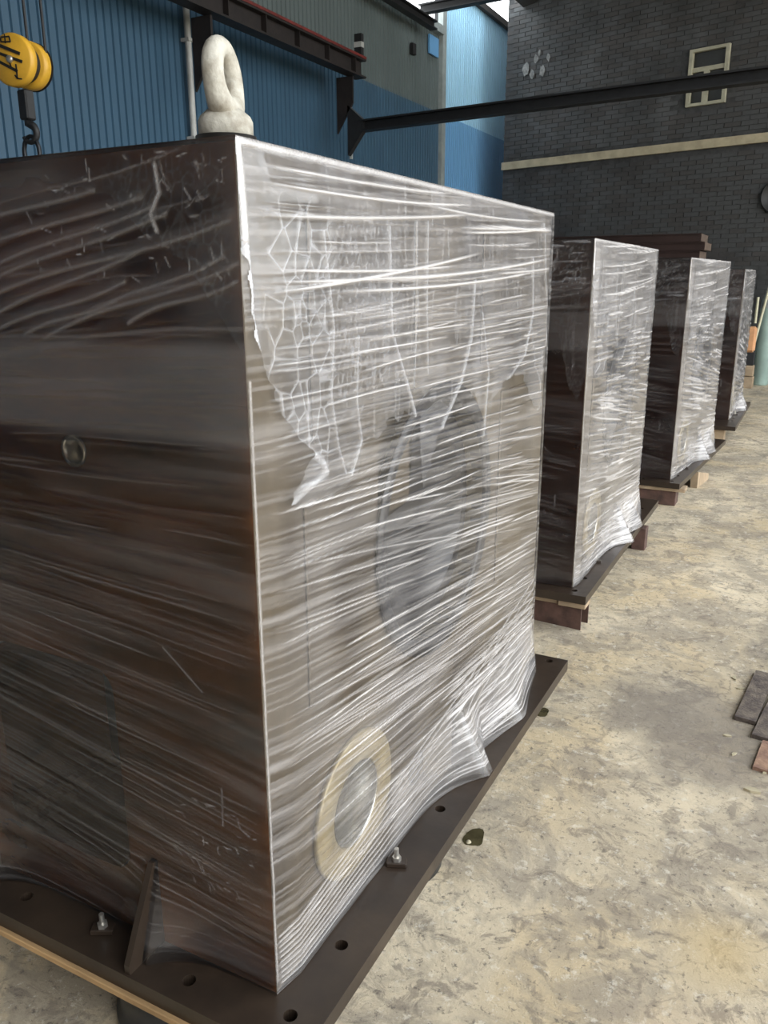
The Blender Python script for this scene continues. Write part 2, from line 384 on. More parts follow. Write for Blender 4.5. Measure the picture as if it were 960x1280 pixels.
mb=MB(); ibeam(mb,(-5.7,-5.5,5.20),(-5.7,12.6,5.20),.12,.12); mb.obj('beam',MT['black'],tb3)
dp=thing('drain_pipe','thin pale vertical pipe on the blue wall left of the lifting eye','pipe',(-5.92,7.15,0))
MB().tube([(0,0,0),(0,0,4.6)],.032,12).obj('pipe_run',MT['pipe'],dp)
for z in (1.0,2.9,3.8): MB().box(-.06,.04,-.04,.04,z,z+.03).obj('pipe_clip',MT['pipe'],dp)
MB().lathe([(0,0),(.24,0),(.24,.03),(.22,.03),(.22,.012),(0,.012)],28,frame((-.74,13.80,2.66),(math.cos(A),math.sin(A),0),(0,0,1))).obj('wall_vent',MT['mark'],label='round black vent on the grey brick wall at the right edge',category='vent')

# ================================================================ HOIST
F=3.4/3.8
hp=Vector((-4.42*F,3.4,1.5+1.26*F))
v=Vector((hp.x,hp.y,0)).normalized(); r=Vector((-v.y,v.x,0))*-1
ax=(r*.62+v*.78).normalized()
hb=thing('hoist_block','yellow crane hook block with two round sheave covers hanging on ropes','hoist block',hp)
def disc(mb,c,rad,th,M0=None):
    M=frame(c,Vector((0,0,1)),ax.cross(Vector((0,0,1)))); 
    mb.lathe([(0,-th/2),(rad*.93,-th/2),(rad,-th/2+.008),(rad,th/2-.008),(rad*.93,th/2),(0,th/2)],40,M); return M
M=frame((0,0,0),Vector((0,0,1)),ax.cross(Vector((0,0,1))))
zdir=(M.to_3x3()@Vector((0,0,1)))
sgn=1 if zdir.dot(ax)>0 else -1
mb=MB(); Md=disc(mb,-ax*.058,.128,.055); mb.obj('sheave_cover',MT['yellow'],hb)
mb=MB(); disc(mb,ax*.062,.120,.060); mb.obj('sheave_cover',MT['yellow'],hb)
mb=MB(); disc(mb,(0,0,0),.095,.07); mb.obj('sheave',MT['black'],hb)
mb=MB(); disc(mb,ax*.098,.122,.012); mb.obj('cover_rim',MT['black'],hb)
mb=MB(); disc(mb,ax*.0,.018,.20); mb.obj('axle',MT['bolt'],hb)
# painted characters on the near cover: three slanted strokes, a boxed sign, an arrow
mk=MB(); ctr=-ax*.0875; side=ax.cross(Vector((0,0,1))).normalized()
side = side if side.dot(r)>0 else -side
def stroke(mb,a,b,wd):
    a3=ctr+side*a[0]*.9+Vector((0,0,a[1]*.85)); b3=ctr+side*b[0]*.9+Vector((0,0,b[1]*.85)); d=(b3-a3); M=frame(a3,d,ax.cross(d)); mb.box(0,d.length,-wd/2,wd/2,-.003,.003,M)
for a,b,wd in (((-.06,.08),(.07,.025),.016),((-.09,.045),(.08,-.02),.014),((-.085,-.005),(.04,-.07),.014),
   ((-.05,.125),(.01,.125),.006),((-.05,.10),(.015,.095),.006),((-.05,.125),(-.05,.10),.006),((.01,.125),(.015,.095),.006),((-.02,.14),(-.02,.09),.005),
   ((-.02,.02),(.0,-.04),.005),((.035,-.03),(.035,-.11),.006),((.035,-.11),(.065,-.115),.006),((.02,-.09),(.035,-.11),.006)): stroke(mk,a,b,wd)
mk.obj('painted_marks',MT['mark'],hb,label='black painted strokes on the yellow cover')
MB().box(-.035,.035,-.03,.03,-.28,-.13,bev=.008).obj('hook_shank',MT['black'],hb)
pts=[(0,0,-.26),(0,0,-.30)]+[(side*(.045*math.sin(a))+Vector((0,0,-.345+.045*math.cos(a))))[:] for a in [k*PI/8 for k in range(1,12)]]
MB().tube(pts,[.02,.022]+[.022-.0012*k for k in range(11)],10).obj('hook',MT['black'],hb)
for q in (-r*.12, r*.04, r*.125):
    z1=roofz(hp.x+q.x)-hp.z-.012; MB().tube([(q.x,q.y,.06),(q.x,q.y,z1)],.0075,8).obj('rope',MT['black'],hb)
ch=thing('lifting_chain','dark oval link chain hanging from the hook block','chain',hp+Vector((0,0,-.425)))
def linkmesh(flip,z,L_=.085,wd=.045,rad=.0105):
    d=side if not flip else ax; pts=[]
    for k in range(20):
        a=2*PI*k/20; pts.append((d*(wd*math.cos(a))+Vector((0,0,z+L_*math.sin(a))))[:])
    return MB().tube(pts,rad,8,closed=True)
z=0.0
linkmesh(0,-.02,.085,.05,.012).obj('chain_link',MT['chain'],ch); z=-.125
for k in range(9): linkmesh((k+1)%2,z,.055,.03,.010).obj('chain_link',MT['chain'],ch); z-=.085

# ================================================================ FILM
def smooth_noise(nu,nv,cu,cv,rg):
    a=rg.random((cu+2,cv+2)); x=np.linspace(0,cu,nu); y=np.linspace(0,cv,nv); xi=np.floor(x).astype(int); yi=np.floor(y).astype(int)
    fx=x-xi; fy=y-yi; fx=fx*fx*(3-2*fx); fy=fy*fy*(3-2*fy)
    return (a[xi][:,yi]*(1-fx)[:,None]+a[xi+1][:,yi]*fx[:,None])*(1-fy)[None]+(a[xi][:,yi+1]*(1-fx)[:,None]+a[xi+1][:,yi+1]*fx[:,None])*fy[None]
class Sheet:
    """a film panel: u along the face, v = height; h = stand-off, z = whitening with painted glints"""
    def __init__(s,u0,u1,v0,v1,res,seed):
        s.u0,s.u1,s.v0,s.v1=u0,u1,v0,v1; s.nu=max(4,int((u1-u0)/res)); s.nv=max(4,int((v1-v0)/res))
        s.u=np.linspace(u0,u1,s.nu); s.v=np.linspace(v0,v1,s.nv); s.res=res; s.h=np.zeros((s.nu,s.nv)); s.z=np.zeros((s.nu,s.nv)); s.rg=np.random.default_rng(seed)
    def streak(s,u0,v0,du,slope,curv,wd,amp,hamp=None):
        wd=max(wd*.68,s.res*.72)
        i0=max(0,int((u0-s.u0)/(s.u1-s.u0)*(s.nu-1))); i1=min(s.nu-1,int((u0+du-s.u0)/(s.u1-s.u0)*(s.nu-1)))
        if i1-i0<2: return
        ii=np.arange(i0,i1+1); uu=s.u[ii]; tt=(uu-u0)/du; vc=v0+slope*(uu-u0)+curv*4*tt*(1-tt)*du
        dv=(s.v1-s.v0)/(s.nv-1); k=int(3*wd/dv)+1; jc=np.round((vc-s.v0)/dv).astype(int)
        jj=jc[:,None]+np.arange(-k,k+1)[None]; ok=(jj>=0)&(jj<s.nv); jj=np.clip(jj,0,s.nv-1)
        d=s.v0+jj*dv-vc[:,None]; fade=np.clip(np.minimum(tt,1-tt)*5,0,1)[:,None]
        g=np.exp(-(d/wd)**2)*fade*ok; I=np.broadcast_to(ii[:,None],jj.shape)
        np.maximum.at(s.z,(I,jj),g*amp); np.maximum.at(s.h,(I,jj),g*(hamp if hamp is not None else wd*1.3))
    def line(s,pts,wd,amp,hamp=.006,jit=.3):
        P=np.array(pts,float); m=wd*3
        for a,b in zip(P[:-1],P[1:]):
            i=np.where((s.u>min(a[0],b[0])-m)&(s.u<max(a[0],b[0])+m))[0]; j=np.where((s.v>min(a[1],b[1])-m)&(s.v<max(a[1],b[1])+m))[0]
            if len(i)<1 or len(j)<1: continue
            U,V=np.meshgrid(s.u[i],s.v[j],indexing='ij'); d=b-a; L2=(d@d)+1e-9
            t=np.clip(((U-a[0])*d[0]+(V-a[1])*d[1])/L2,0,1); D=np.hypot(U-a[0]-t*d[0],V-a[1]-t*d[1])
            g=np.exp(-(D/wd)**2)*(1-jit*s.rg.random(D.shape)); sl=np.ix_(i,j)
            s.z[sl]=np.maximum(s.z[sl],g*amp); s.h[sl]=np.maximum(s.h[sl],g*hamp)
    def band(s,v0,v1,u0,u1,n,sl,ln,wd,amp,curv=(0,0)):
        r=s.rg
        for _ in range(n):
            v=r.uniform(v0,v1); f=(v-v0)/(v1-v0+1e-9); L_=r.uniform(*ln); u=r.uniform(u0-L_*.4,u1-L_*.5); u=max(u,u0)
            sl_=sl[0]+(sl[1]-sl[0])*f+r.normal()*.018
            s.streak(u,v-sl_*L_*.0,min(L_,u1-u),sl_,r.uniform(*curv),r.uniform(*wd),amp[0]+(amp[1]-amp[0])*r.random()**3)
    def fiber(s,cu,cv,amp,lo,slope):
        n=smooth_noise(s.nu,s.nv,cu,cv,s.rg); U,V=np.meshgrid(s.u-s.u0,s.v,indexing='ij'); sl=np.interp(s.v,*slope)[None]
        j=np.clip(((V-sl*U-s.v0)/(s.v1-s.v0)*(s.nv-1)).astype(int)%s.nv,0,s.nv-1); n=np.take_along_axis(n,j,1)
        g=np.clip(n-lo,0,1)/(1-lo)*amp; s.z+=g; s.h+=g*.002
    def cells(s,u0,u1,v0,v1,n,wd,amp,stretch=1.6,hamp=.003):
        i=np.where((s.u>u0)&(s.u<u1))[0]; j=np.where((s.v>v0)&(s.v<v1))[0]
        if len(i)<3 or len(j)<3: return
        U,V=np.meshgrid(s.u[i],s.v[j],indexing='ij'); pu=s.rg.uniform(u0,u1,n); pv=s.rg.uniform(v0,v1,n)
        d1=np.full(U.shape,9.); d2=np.full(U.shape,9.)
        for a,b in zip(pu,pv):
            d=np.hypot((U-a)*stretch,V-b); d2=np.minimum(d2,np.maximum(d1,d)); d1=np.minimum(d1,d)
        e=np.exp(-((d2-d1)/wd)**2); fu=np.clip(np.minimum(U-u0,u1-U)/(.15*(u1-u0)),0,1); fv=np.clip(np.minimum(V-v0,v1-V)/(.12*(v1-v0)),0,1)
        e*=fu*fv*(.45+.55*s.rg.random(n)[0]); sl=np.ix_(i,j); s.z[sl]=np.maximum(s.z[sl],e*amp); s.h[sl]=np.maximum(s.h[sl],e*hamp)
    def cloud(s,cu,cv,amp,lo=.4,u0=-9,u1=9,v0=-9,v1=9):
        n=smooth_noise(s.nu,s.nv,cu,cv,s.rg); m=((s.u>u0)&(s.u<u1))[:,None]*((s.v>v0)&(s.v<v1))[None]
        s.z+=np.clip(n-lo,0,1)*amp*m
    def zone(s,u0,u1,v0,v1,amp,soft=.01):
        a=np.clip((s.u-u0)/soft,0,1)*np.clip((u1-s.u)/soft,0,1); b=np.clip((s.v-v0)/soft,0,1)*np.clip((v1-s.v)/soft,0,1); s.z+=amp*a[:,None]*b[None]
    def tent(s,uc,base,out,ht,wd):
        U,V=np.meshgrid(s.u,s.v,indexing='ij'); s.h=np.maximum(s.h,out*np.clip(1-(V-base)/ht,0,1)*np.exp(-(np.clip(np.abs(U-uc)-.012,0,9)/wd)**1.2))
def build_film(name,parts,m,parent):
    """parts: (sheet, origin fn, mask) -> one mesh"""
    V=[];Fq=[];Z=[];off=0
    for s,fn,mask in parts:
        U,Vv=np.meshgrid(s.u,s.v,indexing='ij'); P=fn(U,Vv,s.h); V.append(P.reshape(-1,3)); Z.append(np.clip(s.z,0,1).reshape(-1))
        idx=np.arange(s.nu*s.nv).reshape(s.nu,s.nv)+off
        q=np.stack([idx[:-1,:-1],idx[1:,:-1],idx[1:,1:],idx[:-1,1:]],-1)
        if mask is not None: q=q[mask[:-1,:-1]&mask[1:,1:]]
        Fq.append(q.reshape(-1,4)); off+=s.nu*s.nv
    V=np.concatenate(V); Fq=np.concatenate(Fq); Z=np.concatenate(Z)
    used=np.zeros(len(V),bool); used[Fq.ravel()]=True; rm=np.cumsum(used)-1; V=V[used]; Z=Z[used]; Fq=rm[Fq]
    me=bpy.data.meshes.new(name); me.vertices.add(len(V)); me.vertices.foreach_set('co',V.astype(np.float32).ravel())
    me.loops.add(len(Fq)*4); me.loops.foreach_set('vertex_index',Fq.astype(np.int32).ravel())
    me.polygons.add(len(Fq)); me.polygons.foreach_set('loop_start',np.arange(0,len(Fq)*4,4,dtype=np.int32)); me.polygons.foreach_set('use_smooth',np.ones(len(Fq),bool))
    me.update(calc_edges=True); a=me.attributes.new('haze_glint','FLOAT','POINT'); a.data.foreach_set('value',Z.astype(np.float32))
    me.materials.append(m); o=bpy.data.objects.new(name,me); COL.objects.link(o); o.parent=parent; return o
def inpoly(U,V,poly):
    c=np.zeros(U.shape,bool); n=len(poly)
    for i in range(n):
        x0,y0=poly[i]; x1,y1=poly[(i+1)%n]
        if y0==y1: continue
        k=((y0>V)!=(y1>V))&(U<(x1-x0)*(V-y0)/(y1-y0)+x0); c^=k
    return c

# ================================================================ WRAPPED MACHINES
COVER=[(1.012,1.72),(1.022,1.559),(1.039,1.407),(1.095,1.287),(1.19,1.20),(1.15,1.17),(1.101,1.128),(1.20,1.118),(1.342,1.125),(1.376,1.182),(1.479,1.215),(1.553,1.229),(1.634,1.209),(1.642,1.12),(1.645,1.025),(1.70,1.09),(1.745,1.155),(1.86,1.20),(1.971,1.222),(2.02,1.11),(2.06,1.06),(2.104,1.185),(2.25,1.24),(2.36,1.224),(2.45,1.14),(2.556,1.089),(2.60,1.30),(2.60,1.72)]
def machine(i,label,xr,y0,y1,zt,wd,px,py0,py1,res,rz=0):
    D=y1-y0; ky=D/1.59; kz=(zt-.17)/1.524
    X=lambda x: x+.772+xr                 # map from the near machine
    Y=lambda y: y0+(y-1.02)*ky
    Z=lambda z: .17+(z-.17)*kz
    m=thing('wrapped_machine',label,'machine',(xr-wd/2,y0+D/2,0),group='row of film wrapped machine housings')
    if rz:
        piv=Vector((xr,y0,0)); m.rotation_euler.z=rz; m.location=piv+Matrix.Rotation(rz,3,'Z')@(m.location-piv)
    O=Vector((-(xr-wd/2),-(y0+D/2),0)); T=Matrix.Translation(O)
    x0=xr-wd
    def P(mb,name,mt,**k): 
        o=mb.obj(name,mt,m,**k); o.location=O; return o
    # housing shell: front (-y), rear, left, top; the +x side is a separate pale face
    h=MB()
    Mf=frame((0,y0,0),(1,0,0),(0,0,1))        # local x = X, local y = Z, normal -y
    holed(h,[(x0,.17),(xr-.012,.17),(xr-.012,zt),(x0,zt)],[(rrect(X(-1.48),X(-1.13),Z(.31),Z(.775),.05),.30),(circ(X(-1.162),Z(1.207),.024),.06)],Mf,0)
    h.add([(x0,y0,.17),(x0,y1,.17),(x0,y1,zt),(x0,y0,zt)],[(0,1,2,3)])
    h.add([(x0,y1,.17),(xr,y1,.17),(xr,y1,zt),(x0,y1,zt)],[(0,1,2,3)])
    h.add([(x0,y0,zt),(xr,y0,zt),(xr,y1,zt),(x0,y1,zt)],[(0,1,2,3)])
    h.add([(xr-.012,y0,.17),(xr,y0,.17),(xr,y0,zt),(xr-.012,y0,zt)],[(0,1,2,3)])
    P(h,'housing',MT['paint' if i==0 else 'paint_shaded'])
    # cavity lining and hole collar
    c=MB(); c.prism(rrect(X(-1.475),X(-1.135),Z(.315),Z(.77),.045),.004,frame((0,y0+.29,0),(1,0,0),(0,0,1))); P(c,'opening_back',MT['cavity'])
    if i==0:
        c=MB(); c.lathe([(.030,0),(.030,.004),(.022,.004),(.022,-.04)],28,frame((X(-1.162),y0-.001,Z(1.207)),(1,0,0),(0,0,1))); P(c,'hole_collar',MT['bright'],label='bright bored rim of the small hole')
        c=MB(); c.prism([(X(-1.14),Z(.32)),(X(-1.14),Z(.60)),(X(-1.19),Z(.55)),(X(-1.27),Z(.45)),(X(-1.40),Z(.32))],.004,frame((0,y0+.27,0),(1,0,0),(0,0,1))); P(c,'floor_glimpse',MT['face'])  # added pale plate standing in for lit floor seen through the opening
    # side face, its pale colour standing in for glare on brown paint
    s=MB(); Mr=frame((xr,0,0),(0,1,0),(0,0,1))  # local x = Y, local y = Z, normal +x
    fc=(Y(1.327),Z(.405)); bc=(Y(1.77),Z(.93))
    holed(s,[(y0,.17),(y1,.17),(y1,zt),(y0,zt)],[(circ(*fc,.095,36),.10),(circ(*bc,.30*ky,48),.05),(circ(Y(1.65),Z(.30),.045),.05),(rrect(Y(1.45),Y(1.60),Z(1.02),Z(1.30),.02),.035)],Mr,0)
    P(s,'side_face',MT['face'],label='side face coloured pale grey for the glare on it')
    s=MB(); s.lathe([(.162,0),(.165,.003),(.165,.009),(.160,.012),(.100,.012),(.095,.009),(.095,0)],48,Mr@Matrix.Translation((*fc,0))); P(s,'flange_ring',MT['ochresteel'],label='ochre oiled flange ring')
    s=MB(); s.lathe([(.094,.010),(.090,.006),(.090,-.095)],48,Mr@Matrix.Translation((*fc,0))); P(s,'bore',MT['bright'],label='bright bored steel inside the flange')
    s=MB(); s.lathe([(.33*ky,0),(.34*ky,.006),(.34*ky,.010),(.305*ky,.010),(.30*ky,.006),(.30*ky,-.03)],60,Mr@Matrix.Translation((*bc,0))); P(s,'bearing_ring',MT['darkface'])
    s=MB(); s.lathe([(.0,-.046),(.21*ky,-.046),(.215*ky,-.030),(.24*ky,-.030),(.245*ky,-.046),(.30*ky,-.046)],60,Mr@Matrix.Translation((*bc,0))); P(s,'bearing_cover',MT['darkface'])
    for a,b,c_,d in ((1.165,1.41,.715,1.115),(2.19,2.46,.62,1.20),(1.20,1.42,1.22,1.62),(1.62,1.86,1.27,1.62),(2.02,2.42,1.29,1.62)):
        s=MB(); s.box(0,.006,Y(a),Y(b),Z(c_),Z(d),T if 0 else Matrix.Translation((xr,0,0)),bev=.002); P(s,'cover_plate',MT['face'])
    # base plate with bolt holes
    b=MB(); bx0=x0-.12; bz0,bz1=.132,.17
    hs=[(px-.065,Y(1.18)),(px-.065,Y(1.69)),(px-.065,Y(2.35)),(px-.065,y0-.03),(X(-.943),y0-.055),(X(-1.42),y0-.045),(px-.06,y1+.05)]
    hs=[q for q in hs if py0+.03<q[1]<py1-.03]
    Mt=frame((0,0,bz1),(1,0,0),(0,1,0))
    holed(b,[(bx0,py0),(px,py0),(px,py1),(bx0,py1)],[(circ(*q,.014,16),.034) for q in hs],Mt,0)
    vs=[(bx0,py0),(px,py0),(px,py1),(bx0,py1)]
    b.add([(x,y,bz1) for x,y in vs]+[(x,y,bz0) for x,y in vs],[(k,(k+1)%4,(k+1)%4+4,k+4) for k in range(4)]+[(7,6,5,4)])
    P(b,'base_plate',MT['base'])
    # gussets
    def gus(M): 
        g_=MB(); g_.prism([(0,.17),(.10,.17),(.10,.19),(.012,.37),(0,.37)],.014,M); P(g_,'gusset',MT['base'])
    for yy in (1.90,): gus(frame((xr,Y(yy),0),(1,0,0),(0,0,1)))
    for xx in (-1.055,-1.56): gus(frame((X(xx),y0,0),(0,-1,0),(0,0,1)))
    # hold-down clamps: plate, nut and stud
    for (cx,cy,a) in ((px-.072,Y(1.45),.4),(px-.068,Y(2.19),.3),(X(-1.19),y0-.04,.5)):
        Mc=Matrix.Translation((cx,cy,.17))@Matrix.Rotation(a,4,'Z')
        k=MB(); k.box(-.024,.024,-.013,.013,0,.012,Mc,bev=.002); o=P(k,'clamp_plate',MT['base'])
        k=MB(); k.prism([(.011*math.cos(q*PI/3),.011*math.sin(q*PI/3)) for q in range(6)],.010,Mc@Matrix.Translation((0,0,.012)));
        k.tube([(Mc@Vector((0,0,.022)))[:],(Mc@Vector((0,0,.044)))[:]],.0055,10); s_=k.obj('stud',MT['bolt'],o)
    # ------------------------------------------------ stretch film
    fR=lambda off: (lambda U,V,H: np.stack([xr+off*(.25+.75*np.clip(np.minimum(U-y0,y1-U)/.06,0,1)*np.clip((zt-V)/.05,0,1))+H,U,V],-1)-np.array([xr-wd/2,y0+D/2,0]))
    fL=lambda off: (lambda U,V,H: np.stack([U,y0-off-H,V],-1)-np.array([xr-wd/2,y0+D/2,0]))
    S=Sheet(y0-.004,y1+.012,.172,zt+.006,res,10+i)
    k=res/.0025; nn=1/(1+.35*(k-1))
    am=1.0
    S.cloud(10,5,.16,.5); sp=([.17,.5,.95,1.2,1.6],[-.06,-.14,-.10,-.02,.045]); S.fiber(5,170,.13,.5,sp); S.fiber(9,330,.15,.55,sp); S.fiber(3,40,.07,.5,sp)
    c_=lambda n: int(n*nn)
    S.band(Z(1.46),zt,Y(1.05),Y(2.60),c_(14),(.046,.04),(.7*ky,1.35*ky),(.0032,.0055),(.7,1.0),(-.012,-.004))
    S.band(Z(1.40),zt,Y(1.03),Y(2.60),c_(70),(.046,.04),(.2*ky,.8*ky),(.0012,.003),(.12,.6),(-.012,0))
    S.band(Z(.95),Z(1.45),Y(1.05),Y(2.58),c_(210),(-.10,.03),(.15*ky,.6*ky),(.0012,.0028),(.12,.85),(-.01,.01))
    S.band(Z(.55),Z(1.05),Y(1.04),Y(2.60),c_(190),(-.10,-.16),(.25*ky,1.0*ky),(.0012,.0027),(.12,.9),(-.008,.012))
    S.band(Z(.20),Z(.75),Y(1.03),Y(2.60),c_(190),(-.05,-.17),(.2*ky,.9*ky),(.0011,.0025),(.10,.75),(-.006,.012))
    S.band(Z(.20),Z(.48),Y(1.75),Y(2.60),c_(60),(.0,-.10),(.2*ky,.7*ky),(.0022,.005),(.4,.95),(-.01,.01))
    S.zone(Y(1.45),Y(2.62),Z(.16),Z(.40),.13,.06)
    for q in range(c_(10)):                         # long taut folds fanning out of the lower corner
        S.line([(Y(1.03),Z(.19+.012*q)),(Y(1.9),Z(.20+.022*q)),(Y(2.6),Z(.21+.035*q))],.0028,.55,.003,.2)
    S.line([(Y(1.022),zt),(Y(1.026),Z(1.56))],.006,.9,.004); S.line([(y0,zt),(y1,zt)],.006,.7,.003)
    S.line([(Y(1.02),Z(.2)),(Y(1.022),Z(1.35))],.0022,.5,.001)
    S.tent(Y(1.90),.17,.10,.20,.10*ky); S.tent(Y(2.24),.17,.085,.17,.26*ky)
    S.z+=(.12*smooth_noise(S.nu,S.nv,7,9,S.rg)+.07 if i else 0)
    edge=np.clip(np.minimum(S.u-S.u[0],S.u[-1]-S.u)/.03,0,1)[:,None]; S.h*=edge
    S.h+=.0015*smooth_noise(S.nu,S.nv,24,24,S.rg)
    L_=Sheet(x0-.01,xr+.006,.172,zt+.006,res*1.15,40+i)
    lo=.55
    L_.zone(x0,xr+.02,Z(1.235),Z(1.415),.20,.02); sq=([.17,.5,.9,1.2,1.35,1.55],[-.03,-.18,-.10,.0,.04,.22]); L_.fiber(3,140,.10,.5,sq); L_.fiber(5,36,.11,.55,sq); L_.zone(x0,xr+.02,Z(1.60),zt,.06,.05); L_.zone(x0,xr+.02,Z(.97),Z(1.06),.07,.05); L_.zone(x0,xr+.02,Z(.17),Z(.30),.08,.08)
    L_.band(Z(1.36),zt-.03,x0,xr,c_(90),(.16,.10),(.15,.7),(.002,.005),(.05,.26),(-.05,.06))
    L_.band(Z(1.22),Z(1.42),x0,xr,c_(60),(.05,.03),(.1,.6),(.0015,.004),(.05,.24),(-.01,.01))
    L_.band(Z(.90),Z(1.22),x0,xr,c_(70),(-.08,.03),(.2,.8),(.0012,.004),(.05,.22),(-.02,.02))
    L_.band(Z(.35),Z(1.0),x0,xr,c_(190),(-.22,-.07),(.2,.9),(.0010,.0025),(.06,.36),(-.012,.012))
    L_.band(Z(.2),Z(.6),x0,xr,c_(110),(-.05,-.2),(.2,.8),(.0010,.0025),(.05,.28),(-.012,.012))
    for (a,b,c,d,e_) in ((-1.33,1.50,-.905,1.600,.02),(-1.2,1.405,-.773,1.525,.035),(-1.34,1.437,-.95,1.551,.02),(-1.34,1.472,-.784,1.585,.03),(-1.34,1.56,-.95,1.625,.01),(-1.30,1.53,-.93,1.61,.015),(-1.35,1.405,-1.0,1.50,.03),(-1.1,1.44,-.80,1.535,.03),(-1.0,1.435,-.775,1.50,.03),(-1.25,1.41,-1.02,1.47,.02),(-1.34,1.60,-1.05,1.64,.01)):
        q=[(a+(c-a)*t,b+(d-b)*t+e_*math.sin(PI*t)*(.6-t)) for t in [k_/8 for k_ in range(9)]]
        L_.line([(X(x_),Z(z_)) for x_,z_ in q],.0040,.40,.004,.3); L_.line([(X(x_),Z(z_+.006)) for x_,z_ in q],.009,.13,.002,.15)
    L_.line([(X(-1.36),Z(1.405)),(X(-1.1),Z(1.41)),(X(-.9),Z(1.428)),(xr,Z(1.43))],.004,.3,.003)
    for q in range(c_(120)):                        # painted glints of the crumple near the top corner and low down
        if q%3: a,b=X(-.79-.42*L_.rg.random()**1.3),Z(1.50+.19*L_.rg.random())
        else: a,b=X(-.80-.20*L_.rg.random()),Z(.36+.20*L_.rg.random())
        an=L_.rg.uniform(-1.6,.5); ln=.008+.016*L_.rg.random(); L_.line([(a,b),(a+ln*math.cos(an),b+ln*math.sin(an))],.0012,.35+.5*L_.rg.random(),.002)
    L_.line([(X(-.92),Z(1.67)),(X(-.915),Z(1.63)),(X(-.935),Z(1.60)),(X(-.925),Z(1.575))],.004,.9,.004)
    L_.line([(X(-.985),Z(.86)),(X(-.93),Z(.815)),(X(-.90),Z(.79))],.0016,.6,.002)
    L_.line([(X(-.87),Z(.60)),(X(-.872),Z(.52))],.0016,.6,.002)
    for xx in (-1.055,-1.56): L_.tent(X(xx),.17,.103,.20,.055)
    e2=np.clip(np.minimum(L_.u-L_.u[0],L_.u[-1]-L_.u)/.02,0,1)[:,None]; L_.h*=e2*.6; L_.z*=(.50 if i==0 else .3)
    L_.h+=.001*smooth_noise(L_.nu,L_.nv,16,24,L_.rg)
    Tp=Sheet(x0-.01,xr+.006,y0-.006,y1+.01,max(.012,res*2),70+i); Tp.cloud(10,10,.5,.3)
    Tp.h+=.008*smooth_noise(Tp.nu,Tp.nv,9,9,Tp.rg)*np.clip(np.minimum(Tp.u-Tp.u[0],Tp.u[-1]-Tp.u)/.1,0,1)[:,None]*np.clip(np.minimum(Tp.v-Tp.v[0],Tp.v[-1]-Tp.v)/.1,0,1)[None]
    fT=lambda U,V,H: np.stack([U,V,zt+.006+H],-1)-np.array([xr-wd/2,y0+D/2,0])
    Bk=Sheet(x0-.01,xr+.006,.172,zt+.006,.03,80+i); Bk.z+=.06
    fB=lambda U,V,H: np.stack([U,0*U+y1+.01+H,V],-1)-np.array([xr-wd/2,y0+D/2,0])
    Lf=Sheet(y0-.006,y1+.01,.172,zt+.006,.03,90+i); Lf.z+=.25
    fF=lambda U,V,H: np.stack([0*U+x0-.01-H,U,V],-1)-np.array([xr-wd/2,y0+D/2,0])
    build_film('stretch_film',[(S,fR(.016),None),(L_,fL(.005),None),(Tp,fT,None),(Bk,fB,None),(Lf,fF,None)],MT['film'],m)
    # ------------------------------------------------ loose cover film hanging over the top, under the wrap
    C=Sheet(y0-.002,y1+.004,Z(1.0),zt+.004,res,120+i)
    poly=[(Y(a),Z(b)) for a,b in COVER]
    U,V=np.meshgrid(C.u,C.v,indexing='ij'); mask=inpoly(U+.006*(smooth_noise(C.nu,C.nv,60,40,C.rg)-.5)*2,V+.012*(smooth_noise(C.nu,C.nv,50,50,C.rg)-.5)*2,poly)
    C.z+=.06; C.cloud(20,3,.34,.5); C.cloud(60,8,.26,.5); C.cloud(140,70,.26,.5)
    C.cells(Y(1.04),Y(1.30),Z(1.14),Z(1.66),c_(70),.004,.65,1.2); C.cells(Y(1.24),Y(1.60),Z(1.25),Z(1.66),c_(420),.003,.55,1.7,.002); C.cells(Y(1.85),Y(2.58),Z(1.15),Z(1.66),c_(420),.0035,.4,1.5,.002)
    for q in range(c_(60)):
        a=Y(1.22+1.36*C.rg.random()); b=Z(1.12+.5*C.rg.random()); L2=.05+.2*C.rg.random()
        C.line([(a,b),(a+C.rg.uniform(-.012,.012),b+L2*.5),(a+C.rg.uniform(-.015,.015),b+L2)],.0022,.25+.4*C.rg.random(),.003,.3)
    for pts,wd_,a_ in (([(1.022,1.69),(1.030,1.56),(1.042,1.44),(1.052,1.36),(1.085,1.29),(1.14,1.235),(1.225,1.187),(1.235,1.165),(1.17,1.15),(1.105,1.130)],.009,1.0),
        ([(1.24,1.58),(1.27,1.42),(1.25,1.30),(1.27,1.20),(1.30,1.15)],.005,.7),([(1.36,1.40),(1.35,1.28),(1.36,1.20),(1.33,1.14)],.005,.7),
        ([(1.48,1.60),(1.50,1.40),(1.60,1.24),(1.61,1.20),(1.645,1.03)],.007,.85),([(1.95,1.50),(1.93,1.36),(1.86,1.26),(1.76,1.17),(1.72,1.08)],.007,.8),
        ([(2.0,1.42),(2.06,1.26),(2.04,1.10)],.006,.75),([(2.40,1.56),(2.42,1.40),(2.36,1.29),(2.22,1.23),(2.12,1.15)],.008,.85),([(2.42,1.36),(2.46,1.25),(2.52,1.20),(2.56,1.11)],.006,.7),
        ([(2.5,1.66),(2.53,1.5),(2.57,1.42),(2.58,1.3)],.006,.7),([(1.66,1.62),(1.66,1.45),(1.67,1.30)],.005,.6),([(1.60,1.62),(1.61,1.45),(1.60,1.28)],.004,.6)):
        J=C.rg
        C.line([(Y(a+J.normal()*.004),Z(b)) for a,b in pts],wd_,a_,.010,.35)
    e3=np.clip(np.minimum(C.u-C.u[0],C.u[-1]-C.u)/.02,0,1)[:,None]; C.h*=e3*.7; C.h+=.002*smooth_noise(C.nu,C.nv,30,20,C.rg)
    C.h=np.minimum(C.h,.006)
